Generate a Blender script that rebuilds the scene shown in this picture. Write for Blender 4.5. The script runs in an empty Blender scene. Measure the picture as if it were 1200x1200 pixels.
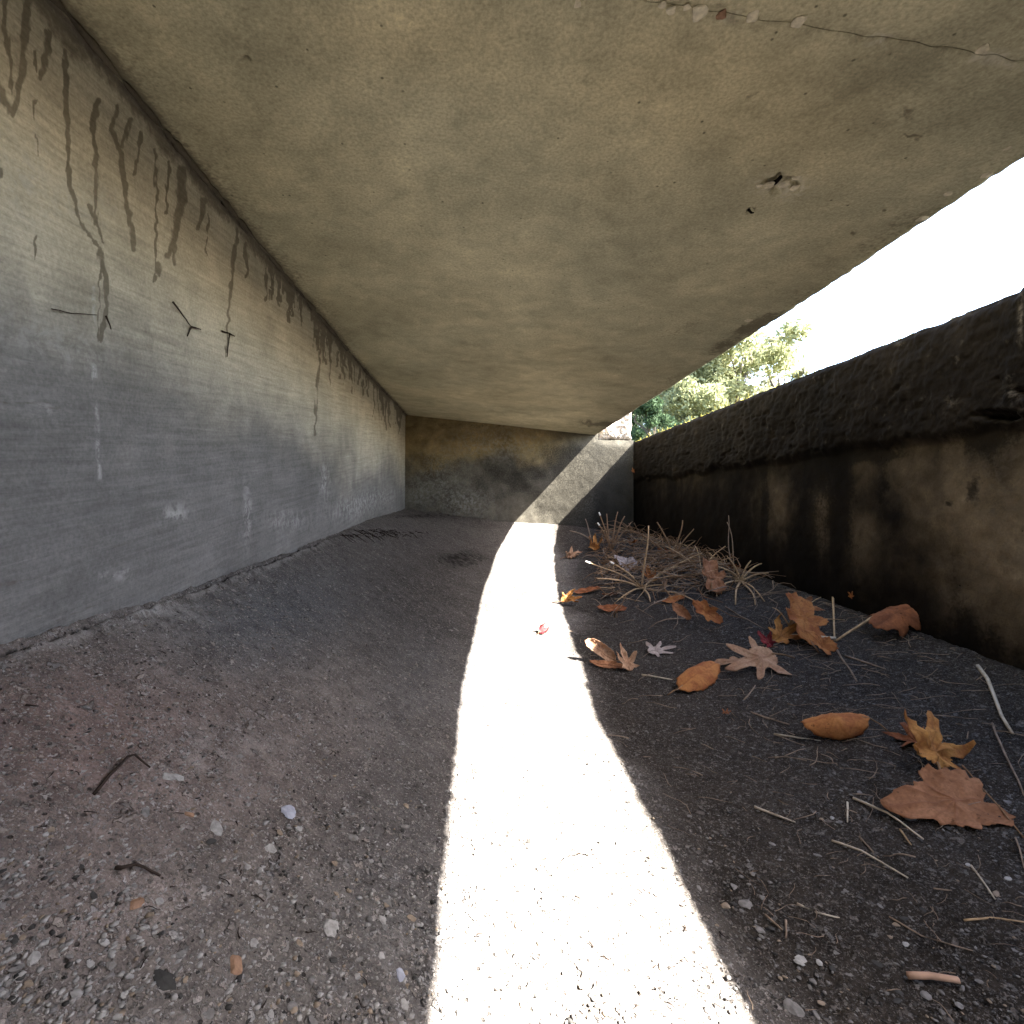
import bpy, math, random
import numpy as np
from mathutils import Vector, Matrix
random.seed(7); rng = np.random.default_rng(7)
C = bpy.context.scene.collection
S = bpy.context.scene

# ------------------------------------------------------------------ camera, sky, sun, exposure
K = 0.005            # metres per layout unit
F = 600.0            # focal length in layout units; the end wall stands at F*K = 3 m
D = F * K
cam_d = bpy.data.cameras.new('camera'); cam = bpy.data.objects.new('camera', cam_d); C.objects.link(cam)
cam.location = (0, 0, 0); cam.rotation_euler = (math.radians(90), 0, 0)
cam_d.sensor_width = 36; cam_d.lens = 18; cam_d.shift_x = 42 / 1200; cam_d.shift_y = -10 / 1200
cam_d.clip_start = 0.02; cam_d.clip_end = 500
S.camera = cam
SUN_DIR = Vector((-0.93, 0.30, -1.0)).normalized()
w = bpy.data.worlds.new('World'); S.world = w; w.use_nodes = True
nt = w.node_tree; bg = nt.nodes['Background']; sky = nt.nodes.new('ShaderNodeTexSky')
sky.sky_type = 'NISHITA'; sky.sun_disc = False
sky.sun_elevation = math.asin(-SUN_DIR.z); sky.sun_rotation = math.atan2(-SUN_DIR.x, -SUN_DIR.y)
sky.dust_density = 2.0
nt.links.new(sky.outputs[0], bg.inputs[0]); bg.inputs[1].default_value = 0.10
sd = bpy.data.lights.new('sun', 'SUN'); sd.energy = 5.0; sd.angle = math.radians(0.5); sd.color = (1, .96, .88)
sun = bpy.data.objects.new('sun', sd); C.objects.link(sun)
sun.rotation_euler = SUN_DIR.to_track_quat('-Z', 'Y').to_euler(); sun.location = (5, -3, 8)
S.view_settings.view_transform = 'Standard'; S.view_settings.look = 'None'
S.view_settings.gamma = 1; S.view_settings.use_curve_mapping = False
S.view_settings.exposure = 3.85
S.cycles.max_bounces = 10; S.cycles.diffuse_bounces = 7; S.cycles.sample_clamp_indirect = 3
S.cycles.use_denoising = True

# ------------------------------------------------------------------ helpers
def tag(o, label=None, cat=None, group=None, kind=None):
    if label: o['label'] = label
    if cat: o['category'] = cat
    if group: o['group'] = group
    if kind: o['kind'] = kind
    return o

def vnoise(x, y, seed=0):
    """smooth lattice noise, -1..1"""
    x = np.asarray(x, float); y = np.asarray(y, float)
    r = np.random.default_rng(seed); T = r.uniform(-1, 1, (256, 256))
    xi = np.floor(x).astype(int); yi = np.floor(y).astype(int)
    fx = x - xi; fy = y - yi; fx = fx*fx*(3-2*fx); fy = fy*fy*(3-2*fy)
    a = T[xi % 256, yi % 256]; b = T[(xi+1) % 256, yi % 256]
    c = T[xi % 256, (yi+1) % 256]; d = T[(xi+1) % 256, (yi+1) % 256]
    return (a*(1-fx)+b*fx)*(1-fy) + (c*(1-fx)+d*fx)*fy
def fbm(x, y, oct=4, seed=0, gain=.5):
    s = 0; a = 1; n = 0
    for i in range(oct):
        s = s + a*vnoise(x*2**i, y*2**i, seed+i); n += a; a *= gain
    return s/n
def sstep(a, b, x):
    t = np.clip((x-a)/(b-a), 0, 1); return t*t*(3-2*t)

def pix(X, Y, Z):
    Yc = np.maximum(Y, .02)
    return 558 + F*X/Yc, 590 - F*Z/Yc
def polydist(u, v, pts):
    """distance to a polyline and the 0..1 position along it"""
    best = np.full(np.shape(u), 1e9); n = len(pts)-1; pos = np.zeros(np.shape(u))
    for i in range(n):
        (x0, y0), (x1, y1) = pts[i][:2], pts[i+1][:2]
        dx, dy = x1-x0, y1-y0; L = dx*dx+dy*dy+1e-9
        t = np.clip(((u-x0)*dx+(v-y0)*dy)/L, 0, 1)
        d = np.hypot(u-x0-t*dx, v-y0-t*dy)
        m = d < best; best = np.where(m, d, best); pos = np.where(m, (i+t)/n, pos)
    return best, pos
def gauss(u, v, cu, cv, su, sv, rot=0):
    c, s = math.cos(rot), math.sin(rot); a = (u-cu)*c+(v-cv)*s; b = -(u-cu)*s+(v-cv)*c
    return np.exp(-(a/su)**2-(b/sv)**2)

def mesh_from(name, V, Fc, attrs=None, mat=None, parent=None, smooth=True, loc=None):
    """V (n,3), Fc list of faces or (m,4)/(m,3) arrays"""
    me = bpy.data.meshes.new(name)
    if isinstance(Fc, np.ndarray):
        me.vertices.add(len(V)); me.vertices.foreach_set('co', np.ascontiguousarray(V, np.float32).ravel())
        k = Fc.shape[1]; m = len(Fc)
        me.loops.add(m*k); me.loops.foreach_set('vertex_index', Fc.astype(np.int32).ravel())
        me.polygons.add(m); me.polygons.foreach_set('loop_start', np.arange(0, m*k, k, dtype=np.int32))
        me.update(calc_edges=True)
    else:
        me.from_pydata([tuple(p) for p in V], [], [tuple(f) for f in Fc])
    if smooth: me.polygons.foreach_set('use_smooth', np.ones(len(me.polygons), bool))
    for k, a in (attrs or {}).items():
        at = me.attributes.new(k, 'FLOAT', 'POINT')
        at.data.foreach_set('value', np.ascontiguousarray(a, np.float32).ravel())
    if mat: me.materials.append(mat)
    me.validate()
    o = bpy.data.objects.new(name, me); C.objects.link(o)
    if parent: o.parent = parent
    if loc is not None: o.location = loc
    return o

def grid(name, P, thick, attrs, mat, parent=None):
    """P (r,c,3) front surface; thick = vector along which a skirt and a back are built"""
    r, c = P.shape[:2]; V = P.reshape(-1, 3)
    idx = np.arange(r*c).reshape(r, c)
    q = np.stack([idx[:-1, :-1], idx[:-1, 1:], idx[1:, 1:], idx[1:, :-1]], -1).reshape(-1, 4)
    border = np.concatenate([idx[0, :-1], idx[:-1, -1], idx[-1, :0:-1], idx[:0:-1, 0]])
    n = len(border); nv = len(V)
    B = V[border] + np.array(thick); ax = int(np.argmax(np.abs(thick))); sg = np.sign(thick[ax])
    B[:, ax] = sg*(sg*V[:, ax]).max() + thick[ax]; cen = B.mean(0)      # a flat back clear of the uneven face
    V2 = np.concatenate([V, V[border], B, B, [cen]]); a = np.arange(n); b = (a+1) % n
    sk = np.stack([nv+a, nv+n+a, nv+n+b, nv+b], -1)
    bk = np.stack([nv+2*n+a, np.full(n, nv+3*n), np.full(n, nv+3*n), nv+2*n+b], -1)
    Fs = [tuple(x) for x in bk[:, [0, 1, 3]]]
    me_f = np.concatenate([q, sk])
    A = {}
    for k, v in attrs.items():
        v = np.asarray(v, float).ravel(); A[k] = np.concatenate([v, v[border], v[border], v[border], [0]])
    # back fan as degenerate-free triangles encoded separately
    me = bpy.data.meshes.new(name)
    me.vertices.add(len(V2)); me.vertices.foreach_set('co', np.ascontiguousarray(V2, np.float32).ravel())
    li = np.concatenate([me_f.ravel(), bk[:, [0, 1, 3]].ravel()]).astype(np.int32)
    ls = np.concatenate([np.arange(0, len(me_f)*4, 4), len(me_f)*4+np.arange(0, n*3, 3)]).astype(np.int32)
    me.loops.add(len(li)); me.loops.foreach_set('vertex_index', li)
    me.polygons.add(len(ls)); me.polygons.foreach_set('loop_start', ls)
    me.update(calc_edges=True)
    me.polygons.foreach_set('use_smooth', np.ones(len(ls), bool))
    for k, a_ in A.items():
        at = me.attributes.new(k, 'FLOAT', 'POINT'); at.data.foreach_set('value', a_.astype(np.float32))
    me.materials.append(mat)
    o = bpy.data.objects.new(name, me); C.objects.link(o)
    if parent: o.parent = parent
    return o

class N:
    """small node-tree builder"""
    def __init__(s, name):
        s.m = bpy.data.materials.new(name); s.m.use_nodes = True; s.t = s.m.node_tree; s.t.nodes.clear()
        s.out = s.t.nodes.new('ShaderNodeOutputMaterial'); s.b = s.t.nodes.new('ShaderNodeBsdfPrincipled')
        s.t.links.new(s.b.outputs[0], s.out.inputs[0]); s.b.inputs['Roughness'].default_value = .9
        s.b.inputs['Specular IOR Level'].default_value = .06
        g = s.t.nodes.new('ShaderNodeNewGeometry'); s.P = g.outputs['Position']
    def put(s, sock, v):
        if isinstance(v, (int, float)): sock.default_value = v
        elif isinstance(v, tuple): sock.default_value = v if len(v) == len(sock.default_value) else (*v, 1)
        else: s.t.links.new(v, sock)
    def scale(s, v, sc):
        n = s.t.nodes.new('ShaderNodeMapping'); s.put(n.inputs[0], v); n.inputs['Scale'].default_value = sc; return n.outputs[0]
    def rot(s, v, r, sc):
        n = s.t.nodes.new('ShaderNodeMapping'); s.put(n.inputs[0], v); n.inputs['Rotation'].default_value = r
        n2 = s.t.nodes.new('ShaderNodeMapping'); s.t.links.new(n.outputs[0], n2.inputs[0]); n2.inputs['Scale'].default_value = sc
        return n2.outputs[0]
    def noise(s, v, sc, det=4, rough=.55, dist=0):
        n = s.t.nodes.new('ShaderNodeTexNoise'); s.put(n.inputs['Vector'], v); n.inputs['Scale'].default_value = sc
        n.inputs['Detail'].default_value = det; n.inputs['Roughness'].default_value = rough
        n.inputs['Distortion'].default_value = dist; return n.outputs[0]
    def voro(s, v, sc, feat='F1', rnd=1):
        n = s.t.nodes.new('ShaderNodeTexVoronoi'); n.feature = feat; s.put(n.inputs['Vector'], v)
        n.inputs['Scale'].default_value = sc; n.inputs['Randomness'].default_value = rnd; return n.outputs
    def mr(s, v, a, b, c=0, d=1, smooth=True):
        n = s.t.nodes.new('ShaderNodeMapRange'); n.interpolation_type = 'SMOOTHSTEP' if smooth else 'LINEAR'
        s.put(n.inputs[0], v)
        for i, x in enumerate((a, b, c, d)): s.put(n.inputs[i+1], x)
        return n.outputs[0]
    def math(s, op, a, b=0, clamp=False):
        n = s.t.nodes.new('ShaderNodeMath'); n.operation = op; n.use_clamp = clamp
        s.put(n.inputs[0], a); s.put(n.inputs[1], b); return n.outputs[0]
    def mix(s, f, a, b, mode='MIX'):
        n = s.t.nodes.new('ShaderNodeMix'); n.data_type = 'RGBA'; n.blend_type = mode
        s.put(n.inputs[0], f); s.put(n.inputs[6], a); s.put(n.inputs[7], b); return n.outputs[2]
    def attr(s, name):
        n = s.t.nodes.new('ShaderNodeAttribute'); n.attribute_name = name; return n.outputs['Fac']
    def sep(s, c):
        n = s.t.nodes.new('ShaderNodeSeparateColor'); s.put(n.inputs[0], c); return n.outputs
    def bump(s, h, st, dist, prev=None):
        n = s.t.nodes.new('ShaderNodeBump'); n.inputs['Strength'].default_value = st; n.inputs['Distance'].default_value = dist
        s.put(n.inputs['Height'], h)
        if prev is not None: s.t.links.new(prev, n.inputs['Normal'])
        return n.outputs[0]
    def done(s, col, nrm=None, rough=None):
        s.put(s.b.inputs['Base Color'], col)
        if nrm is not None: s.t.links.new(nrm, s.b.inputs['Normal'])
        if rough is not None: s.put(s.b.inputs['Roughness'], rough)
        return s.m

# ------------------------------------------------------------------ materials
def concrete(name, base, warm, stain_shade, pale, mott=.35, stretch=(1, 1, 1), grain=0.0, grain_axis=(0, 0, 0), rough_bump=.4,
             fine=.25, pits=0.0, stain_shade_edge=(.35, .6)):
    n = N(name); P = n.P
    big = n.noise(P, 3.2, 5, .6, .4); mid = n.noise(P, 17, 5, .62, .3); fin = n.noise(P, 240, 4, .7)
    gr = n.noise(n.rot(P, grain_axis, stretch), 130, 6, .75, .3)
    c = n.mix(n.mr(n.math('ADD', n.attr('warm'), n.mr(mid, 0, 1, -.16, .16, False)), 0, 1), base, warm)
    c = n.mix(1.0, c, n.mr(big, .25, .75, 1-mott, 1+mott*.8, False), 'MULTIPLY')
    c = n.mix(1.0, c, n.mr(mid, .25, .75, 1-mott*.6, 1+mott*.6, False), 'MULTIPLY')
    c = n.mix(1.0, c, n.mr(fin, .2, .8, 1-fine, 1+fine, False), 'MULTIPLY')
    if grain: c = n.mix(1.0, c, n.mr(gr, .3, .7, 1-grain, 1+grain, False), 'MULTIPLY')
    sm = n.noise(P, 130, 4, .6)
    pn = n.math('MULTIPLY', n.attr('pale'), n.mr(n.noise(P, 55, 5, .7, .6), .42, .62))
    c = n.mix(n.math('MULTIPLY', pn, .8, True), c, pale)
    st = n.mr(n.math('ADD', n.attr('stain_shade'), n.mr(sm, .3, .7, -.18, .18, False)), *stain_shade_edge)
    st = n.math('MULTIPLY', st, n.mr(mid, .2, .8, .6, 1.0, False))
    c = n.mix(n.math('MULTIPLY', st, .9), c, stain_shade)
    if pits:
        vo = n.voro(P, 95); pm = n.math('MULTIPLY', n.mr(vo[0], .10, .22, 1, 0), n.mr(n.sep(vo[1])[0], 1-pits, 1-pits+.03))
        c = n.mix(n.math('MULTIPLY', pm, .75), c, tuple(x*.2 for x in base))
    h = n.math('ADD', n.math('MULTIPLY', mid, .5), n.math('MULTIPLY', fin, .18))
    if grain: h = n.math('ADD', h, n.math('MULTIPLY', gr, .5))
    if pits: h = n.math('SUBTRACT', h, n.math('MULTIPLY', pm, .5))
    nb = n.bump(h, rough_bump, .004)
    return n.done(c, nb)

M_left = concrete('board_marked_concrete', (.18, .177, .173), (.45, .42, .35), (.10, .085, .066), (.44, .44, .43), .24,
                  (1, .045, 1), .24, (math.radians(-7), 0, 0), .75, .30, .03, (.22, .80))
M_slab = concrete('slab_concrete', (.43, .415, .30), (.51, .455, .30), (.105, .09, .065), (.60, .57, .47), .34, fine=.42,
                  rough_bump=.4, pits=.06, stain_shade_edge=(.3, .75))
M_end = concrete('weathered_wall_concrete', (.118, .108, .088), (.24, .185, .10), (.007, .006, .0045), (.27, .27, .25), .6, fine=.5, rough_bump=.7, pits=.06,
                 stain_shade_edge=(.3, .95))
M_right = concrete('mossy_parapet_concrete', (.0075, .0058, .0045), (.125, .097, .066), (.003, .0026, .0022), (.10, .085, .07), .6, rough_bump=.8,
                   pits=.06, stain_shade_edge=(.3, .8))
M_block = concrete('pale_broken_concrete', (.30, .25, .22), (.3, .25, .2), (.07, .06, .05), (.5, .48, .44), .5, rough_bump=1.0, pits=.1)
M_seam = concrete('dark_mortar', (.115, .10, .078), (.2, .17, .12), (.03, .03, .025), (.4, .38, .32), .6, rough_bump=1.0)

def floor_mat():
    n = N('exposed_aggregate'); P = n.P
    warp = n.noise(P, 70, 2, .5)
    big = n.noise(P, 5, 5, .6, .5); mid = n.noise(P, 38, 4, .65); fin = n.noise(P, 420, 3, .7)
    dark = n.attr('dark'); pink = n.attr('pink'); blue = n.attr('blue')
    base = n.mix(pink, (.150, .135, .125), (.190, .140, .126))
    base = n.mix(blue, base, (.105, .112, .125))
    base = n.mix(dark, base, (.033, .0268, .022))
    base = n.mix(1.0, base, n.mr(big, .25, .75, .72, 1.28, False), 'MULTIPLY')
    base = n.mix(1.0, base, n.mr(mid, .25, .75, .60, 1.40, False), 'MULTIPLY')
    base = n.mix(1.0, base, n.mr(fin, .25, .75, .6, 1.4, False), 'MULTIPLY')
    h = n.math('MULTIPLY', mid, .6)
    # chips of aggregate at three sizes
    for sc, thr, rad, amt in ((520, .45, .50, .6), (240, .60, .48, .62), (120, .78, .46, .6), (64, .90, .42, .5)):
        pos = n.t.nodes.new('ShaderNodeVectorMath'); pos.operation = 'ADD'
        n.put(pos.inputs[0], P); sc_ = n.t.nodes.new('ShaderNodeVectorMath'); sc_.operation = 'SCALE'
        nz = n.t.nodes.new('ShaderNodeTexNoise'); nz.inputs['Scale'].default_value = sc*1.3; n.put(nz.inputs['Vector'], P)
        n.put(sc_.inputs[0], nz.outputs[1]); sc_.inputs['Scale'].default_value = 2.2/sc; n.put(pos.inputs[1], sc_.outputs[0])
        vo = n.voro(pos.outputs[0], sc); rgb = n.sep(vo[1])
        m = n.math('MULTIPLY', n.mr(vo[0], rad-.1, rad, 1, 0), n.mr(rgb[0], thr, thr+.02))
        val = n.mr(rgb[1], 0, 1, .10, .46, False)
        col = n.mix(rgb[2], (1, .98, .97), (1, .86, .76))
        col = n.mix(1.0, col, val, 'MULTIPLY')
        base = n.mix(n.math('MULTIPLY', n.math('MULTIPLY', m, amt), n.mr(dark, 0, 1, 1, .42, False)), base, col)
        h = n.math('ADD', h, n.math('MULTIPLY', m, .5*150/sc))
    # dark pits
    vo = n.voro(P, 210); rgb = n.sep(vo[1]); m = n.math('MULTIPLY', n.mr(vo[0], .22, .36, 1, 0), n.mr(rgb[1], .90, .93))
    base = n.mix(n.math('MULTIPLY', m, .75), base, (.03, .026, .024)); h = n.math('SUBTRACT', h, n.math('MULTIPLY', m, .5))
    h = n.math('ADD', h, n.math('MULTIPLY', fin, .25))
    base = n.mix(n.mr(n.math('ADD', n.attr('stain_shade'), n.mr(mid, .3, .7, -.2, .2, False)), .35, .65), base, (.018, .016, .014))
    base = n.mix(n.math('MULTIPLY', n.attr('pale'), n.mr(mid, .42, .58)), base, (.33, .32, .31))
    return n.done(base, n.bump(h, 1.0, .006))
M_floor = floor_mat()

def plain(name, col, var=.3, sc=60, rough=.85, bump=.3, sub=None):
    n = N(name); nz = n.noise(n.P, sc, 4, .6)
    c = n.mix(1.0, col, n.mr(nz, .25, .75, 1-var, 1+var, False), 'MULTIPLY')
    return n.done(c, n.bump(nz, bump, .002), rough)
M_dark = plain('dark_wood', (.035, .026, .022)); M_hole = plain('black_recess', (.008, .007, .006))
M_straw = plain('dry_straw', (.42, .29, .17), .35, 90); M_straw_pale = plain('pale_straw', (.45, .39, .31), .3, 90)
M_straw_red = plain('reddish_dry_stem', (.215, .130, .075), .35, 90); M_straw_dark = plain('rotten_straw', (.24, .18, .135), .4, 90)
M_tan = plain('peeled_stick', (.42, .27, .19), .2, 60); M_bud = plain('white_seed_head', (.8, .76, .7), .1, 200)
M_stone = [plain('pale_stone', (.30, .29, .28), .4, 200), plain('grey_stone', (.17, .16, .155), .4, 200), plain('tan_stone', (.24, .19, .145), .35, 200),
           plain('orange_stone', (.27, .165, .11), .35, 200), plain('dark_stone', (.05, .048, .046), .3, 200), plain('bluish_white_stone', (.33, .34, .40), .2, 200)]
def leaf_mat(name, a, b, vein):
    n = N(name); t = n.t.nodes.new('ShaderNodeTexCoord').outputs['Object']
    nz = n.noise(t, 35, 5, .6, .5); nf = n.noise(t, 260, 4, .65)
    c = n.mix(n.mr(nz, .35, .65), a, b)
    c = n.mix(1.0, c, n.mr(nf, .25, .75, .72, 1.25, False), 'MULTIPLY')
    c = n.mix(n.mr(n.noise(t, 120, 3, .6), .64, .70, 0, .6), c, tuple(x*.3 for x in b))
    c = n.mix(n.math('MULTIPLY', n.attr('vein'), .55), c, vein)
    h = n.math('ADD', n.math('MULTIPLY', n.attr('vein'), .6), n.math('MULTIPLY', nf, .5))
    n.b.inputs['Subsurface Weight'].default_value = 0
    return n.done(c, n.bump(h, .5, .002), .65)
LM = {
 'pink': leaf_mat('dry_leaf_pinkish', (.31, .150, .080), (.22, .100, .05), (.18, .075, .04)),
 'orange': leaf_mat('dry_leaf_orange', (.36, .155, .055), (.24, .085, .035), (.22, .08, .03)),
 'ochre': leaf_mat('dry_leaf_ochre', (.44, .22, .07), (.25, .10, .035), (.16, .07, .03)),
 'brown': leaf_mat('dry_leaf_brown', (.26, .10, .045), (.16, .06, .03), (.10, .04, .02)),
 'tan': leaf_mat('dry_leaf_tan', (.36, .23, .15), (.27, .15, .09), (.22, .11, .07)),
 'grey': leaf_mat('dry_leaf_greyish', (.36, .31, .29), (.25, .20, .18), (.17, .13, .12)),
 'red': leaf_mat('dry_leaf_dark_red', (.26, .035, .04), (.12, .02, .025), (.3, .12, .1)),
}

# ------------------------------------------------------------------ the floor's shape
xs_L = -83.0; xs_R = 187.0
def tab(pts):
    y = np.array([p[0] for p in pts]); h = np.array([p[1] for p in pts])
    yy = np.linspace(-1, 1.1, 841); hh = np.interp(yy, y, h)
    k = np.exp(-np.linspace(-2, 2, 41)**2); k /= k.sum()
    pad = np.concatenate([np.full(20, hh[0]), hh, hh[-1]+(hh[-1]-hh[-2])*np.arange(1, 21)])
    return yy, np.convolve(pad, k, 'valid')
TL = tab([(-1, 25), (.15, 24.8), (.22, 25), (.36, 22), (.525, 16.8), (.70, 12), (1, 7), (1.1, 6)])
TA = tab([(-1, 70), (.11, 70), (.33, 69), (.58, 62), (.82, 47), (1, 22), (1.1, 9)])
TB = tab([(-1, 82), (.13, 81), (.32, 79), (.6, 66), (.816, 49.5), (1, 24), (1.1, 11)])
TR = tab([(-1, 58), (.29, 57), (.5, 50), (.75, 42), (1, 35), (1.1, 32)])
XA = tab([(-1, -5), (.33, -2), (.58, 7), (.82, 22), (1, 44), (1.1, 50)])
XB = tab([(-1, 42), (.32, 45), (.6, 58), (.816, 73), (1, 88), (1.1, 92)])
def floor_h(X, Y):
    """depth of the smooth floor below the camera, metres in and out"""
    x = X/K; y = Y/D
    g = lambda T: np.interp(y, *T)
    L, A, B, R, a, b = g(TL), g(TA), g(TB), g(TR), g(XA), g(XB)
    s0 = (A-L)/(a-xs_L); s1 = (B-A)/(b-a); s2 = (R-B)/(xs_R-b)
    mA = (s0*(b-a)+s1*(a-xs_L))/(b-xs_L); mB = (s1*(xs_R-b)+s2*(b-a))/(xs_R-a); mL = s0*1.1; mR = s2*.8
    def herm(x, x0, x1, h0, h1, m0, m1):
        w = x1-x0; t = (x-x0)/w
        return (2*t**3-3*t**2+1)*h0+(t**3-2*t**2+t)*w*m0+(-2*t**3+3*t**2)*h1+(t**3-t**2)*w*m1
    r = np.where(x < a, herm(x, xs_L, a, L, A, mL, mA), np.where(x < b, herm(x, a, b, A, B, mA, mB), herm(x, b, xs_R, B, R, mB, mR)))
    r = np.where(x < xs_L, L, r); r = np.where(x > xs_R, R, r)
    return r*K
def hit(u, v):
    """point of the floor seen at (u, v) of the 1200 px photograph"""
    dx, dz = (u-558)/F, (590-v)/F
    Y = np.linspace(.25, D, 3000); e = dz*Y + floor_h(dx*Y, Y)
    i = np.where(e < 0)[0]; Y0 = Y[i[0]] if len(i) else D*.99
    return Vector((dx*Y0, Y0, -float(floor_h(dx*Y0, Y0))))
def floor_normal(p):
    e = .01; gx = (floor_h(p.x+e, p.y)-floor_h(p.x-e, p.y))/(2*e); gy = (floor_h(p.x, p.y+e)-floor_h(p.x, p.y-e))/(2*e)
    return Vector((float(gx), float(gy), 1)).normalized()

def inv_rows(y0, y1, n):      # rows evenly spaced in 1/Y
    return 1/np.linspace(1/y0, 1/y1, n)

ys = np.concatenate([np.linspace(-2.3, .30, 60), inv_rows(.34, 1.2, 400), inv_rows(1.2, D+.02, 190)[1:]])
xx = np.linspace(-.422, .96, 620)
X, Y = np.meshgrid(xx, ys)
H = -floor_h(X, Y)
near = sstep(-.3, .3, Y)
rough = fbm(X*14, Y*14, 3, 3)*.0035 + fbm(X*75, Y*75, 3, 9)*.0020 + np.abs(fbm(X*260, Y*260, 2, 14))*.0019
lump = np.maximum(0, vnoise(X*170, Y*170, 21)-.45)*.0045
Hs = H + (rough+lump)
ud, vd = pix(X, Y, H)
# seam along the left wall: a groove with a raised crusty lip
xe = (X/K - xs_L) + vnoise(Y*40, X*0, 5)*.5 + vnoise(Y*11, X*0, 6)*.6
lip = np.exp(-((xe-2.9)/.8)**2)*.003*(1+.9*vnoise(Y*60, X*30, 8)); groove = np.exp(-((xe-1.3)/.5)**2)*.008
fade = 1-sstep(1.1, 1.7, Y)
Hs += (lip-groove)*fade
Hs += sstep(.93, 1.0, Y/D)*np.abs(fbm(X*30, Y*30, 3, 33))*.02*(X < .1)
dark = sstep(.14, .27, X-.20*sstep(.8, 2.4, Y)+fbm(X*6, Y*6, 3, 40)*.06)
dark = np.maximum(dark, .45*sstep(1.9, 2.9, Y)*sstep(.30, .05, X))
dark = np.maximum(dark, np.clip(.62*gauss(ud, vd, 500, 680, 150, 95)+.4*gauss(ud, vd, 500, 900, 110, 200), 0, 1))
pink = gauss(ud, vd, 60, 850, 190, 90) + .45*gauss(ud, vd, 40, 1050, 200, 150) + .3*gauss(ud, vd, 300, 900, 200, 120)
blue = gauss(ud, vd, 340, 715, 130, 55, -.2)*.9 + gauss(ud, vd, 500, 760, 60, 90)*.6 + .35*gauss(ud, vd, 480, 1000, 90, 200)
stain_shade = gauss(ud, vd, 540, 655, 55, 18)*.55 + np.exp(-((xe-1.3)/.6)**2)*.7*fade + gauss(ud, vd, 500, 605, 90, 5)*.5
stain_shade += gauss(ud, vd, 190, 1148, 15, 9)*.45
pale = np.exp(-((xe-3.2)/1.0)**2)*.5*fade + gauss(ud, vd, 250, 880, 70, 30)*.35 + gauss(ud, vd, 180, 720, 60, 18)*.5
stain_shade += sstep(.83, .95, X)*.5
P = np.stack([X, Y, Hs], -1)
floor = grid('floor', P, (0, 0, -.06), dict(dark=dark, pink=np.clip(pink, 0, 1), blue=np.clip(blue, 0, 1), stain_shade=stain_shade, pale=np.clip(pale, 0, 1)), M_floor)
tag(floor, 'rough exposed aggregate concrete floor of the low channel', kind='structure')

# ------------------------------------------------------------------ left wall
def ceil_left(Y): return (98.5 + 5.5*sstep(.6, 1, Y/D))
us = np.arange(-40, 475.01, 1.15)
yl = np.concatenate([np.linspace(-2.3, .33, 40), .415*F/(558-us), [D+.03]])
zl = np.linspace(-.17, .545, 330)
Y, Z = np.meshgrid(yl, zl)
u, v = pix(0*Y-.415, Y, Z)
X = -.415 + fbm(Y*3, Z*3, 3, 50)*.004 + fbm(Y*10, Z*120, 2, 52)*.0006 + fbm(Y*60, Z*60, 3, 54)*.0006
streaks = [([(8,-10),(6,30),(14,70),(15,110)],4),([(35,-10),(30,40),(27,80),(22,110),(16,135)],6),([(-15,85),(15,130)],9),([(58,38),(55,65),(49,92)],6),
 ([(42,118),(41,140)],2),([(43,158),(45,182)],2),([(42,277),(41,305)],2),([(78,60),(77,120),(80,180),(82,215),(95,260),(117,292)],4.2),([(117,292),(124,325),(126,355),(118,400)],4.5),
 ([(118,294),(116,400)],1.6),([(115,118),(109,150),(113,200),(112,260)],4.8),([(105,240),(112,262),(123,285)],2),([(138,125),(131,152),(142,180),(150,240),(158,293)],4.6),
 ([(152,140),(144,172)],3.6),([(165,155),(158,205)],2.6),([(182,175),(184,240),(181,330)],2.4),([(198,190),(195,250)],2.4),([(212,200),(214,235),(203,285),(197,300)],7.5),
 ([(212,255),(205,290),(204,310)],3.5),([(185,310),(186,322)],5),([(240,235),(233,268)],5),([(245,250),(243,300)],1.6),([(278,268),(272,330),(267,385),(265,418)],2.3),
 ([(288,285),(290,325)],3),([(376,395),(371,450),(368,510)],2),([(385,400),(386,455)],1.4),([(40,60),(44,85)],2),([(0,200),(3,207)],5)]
for i in range(85):
    a = random.uniform(312, 472); t = (558-a); top = 590-1.19*t
    L = random.uniform(10, 60)*(1.1-.5*(a-312)/160)
    streaks.append(([(a, top-4), (a+random.uniform(-2, 2), top+L)], random.uniform(.7, 2.0)))
st = np.zeros_like(Y)
for pts, wd in streaks:
    a0 = min(p[0] for p in pts)-wd*3; a1 = max(p[0] for p in pts)+wd*3
    m = (u[0] > a0) & (u[0] < a1)
    if not m.any(): continue
    uu = u[:, m]; vv = v[:, m]
    d, pos = polydist(uu + 2.2*vnoise(uu*.3, vv*.12, 60), vv, pts)
    ww = wd*(1.05-.45*pos)
    st[:, m] = np.maximum(st[:, m], sstep(1.35, .35, d/ww)*.85)
zc = ceil_left(Y)*K
st = np.maximum(st, sstep(.040, .004, zc-Z+fbm(Y*25, Z*8, 3, 61)*.025)*.75)
st = np.maximum(st, .5*sstep(.05, .0, zc-Z)*sstep(.2, .9, vnoise(Y*60, Z*3, 66)))
st = np.maximum(st, gauss(u, v, 20, 60, 22, 60)*.42)
low = gauss(u, v, 25, 472, 60, 1.8)+gauss(u, v, 60, 478, 15, 2.5)+gauss(u, v, 60, 365, 30, 1.5, .1)
st = np.maximum(st, low*.6)
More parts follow.
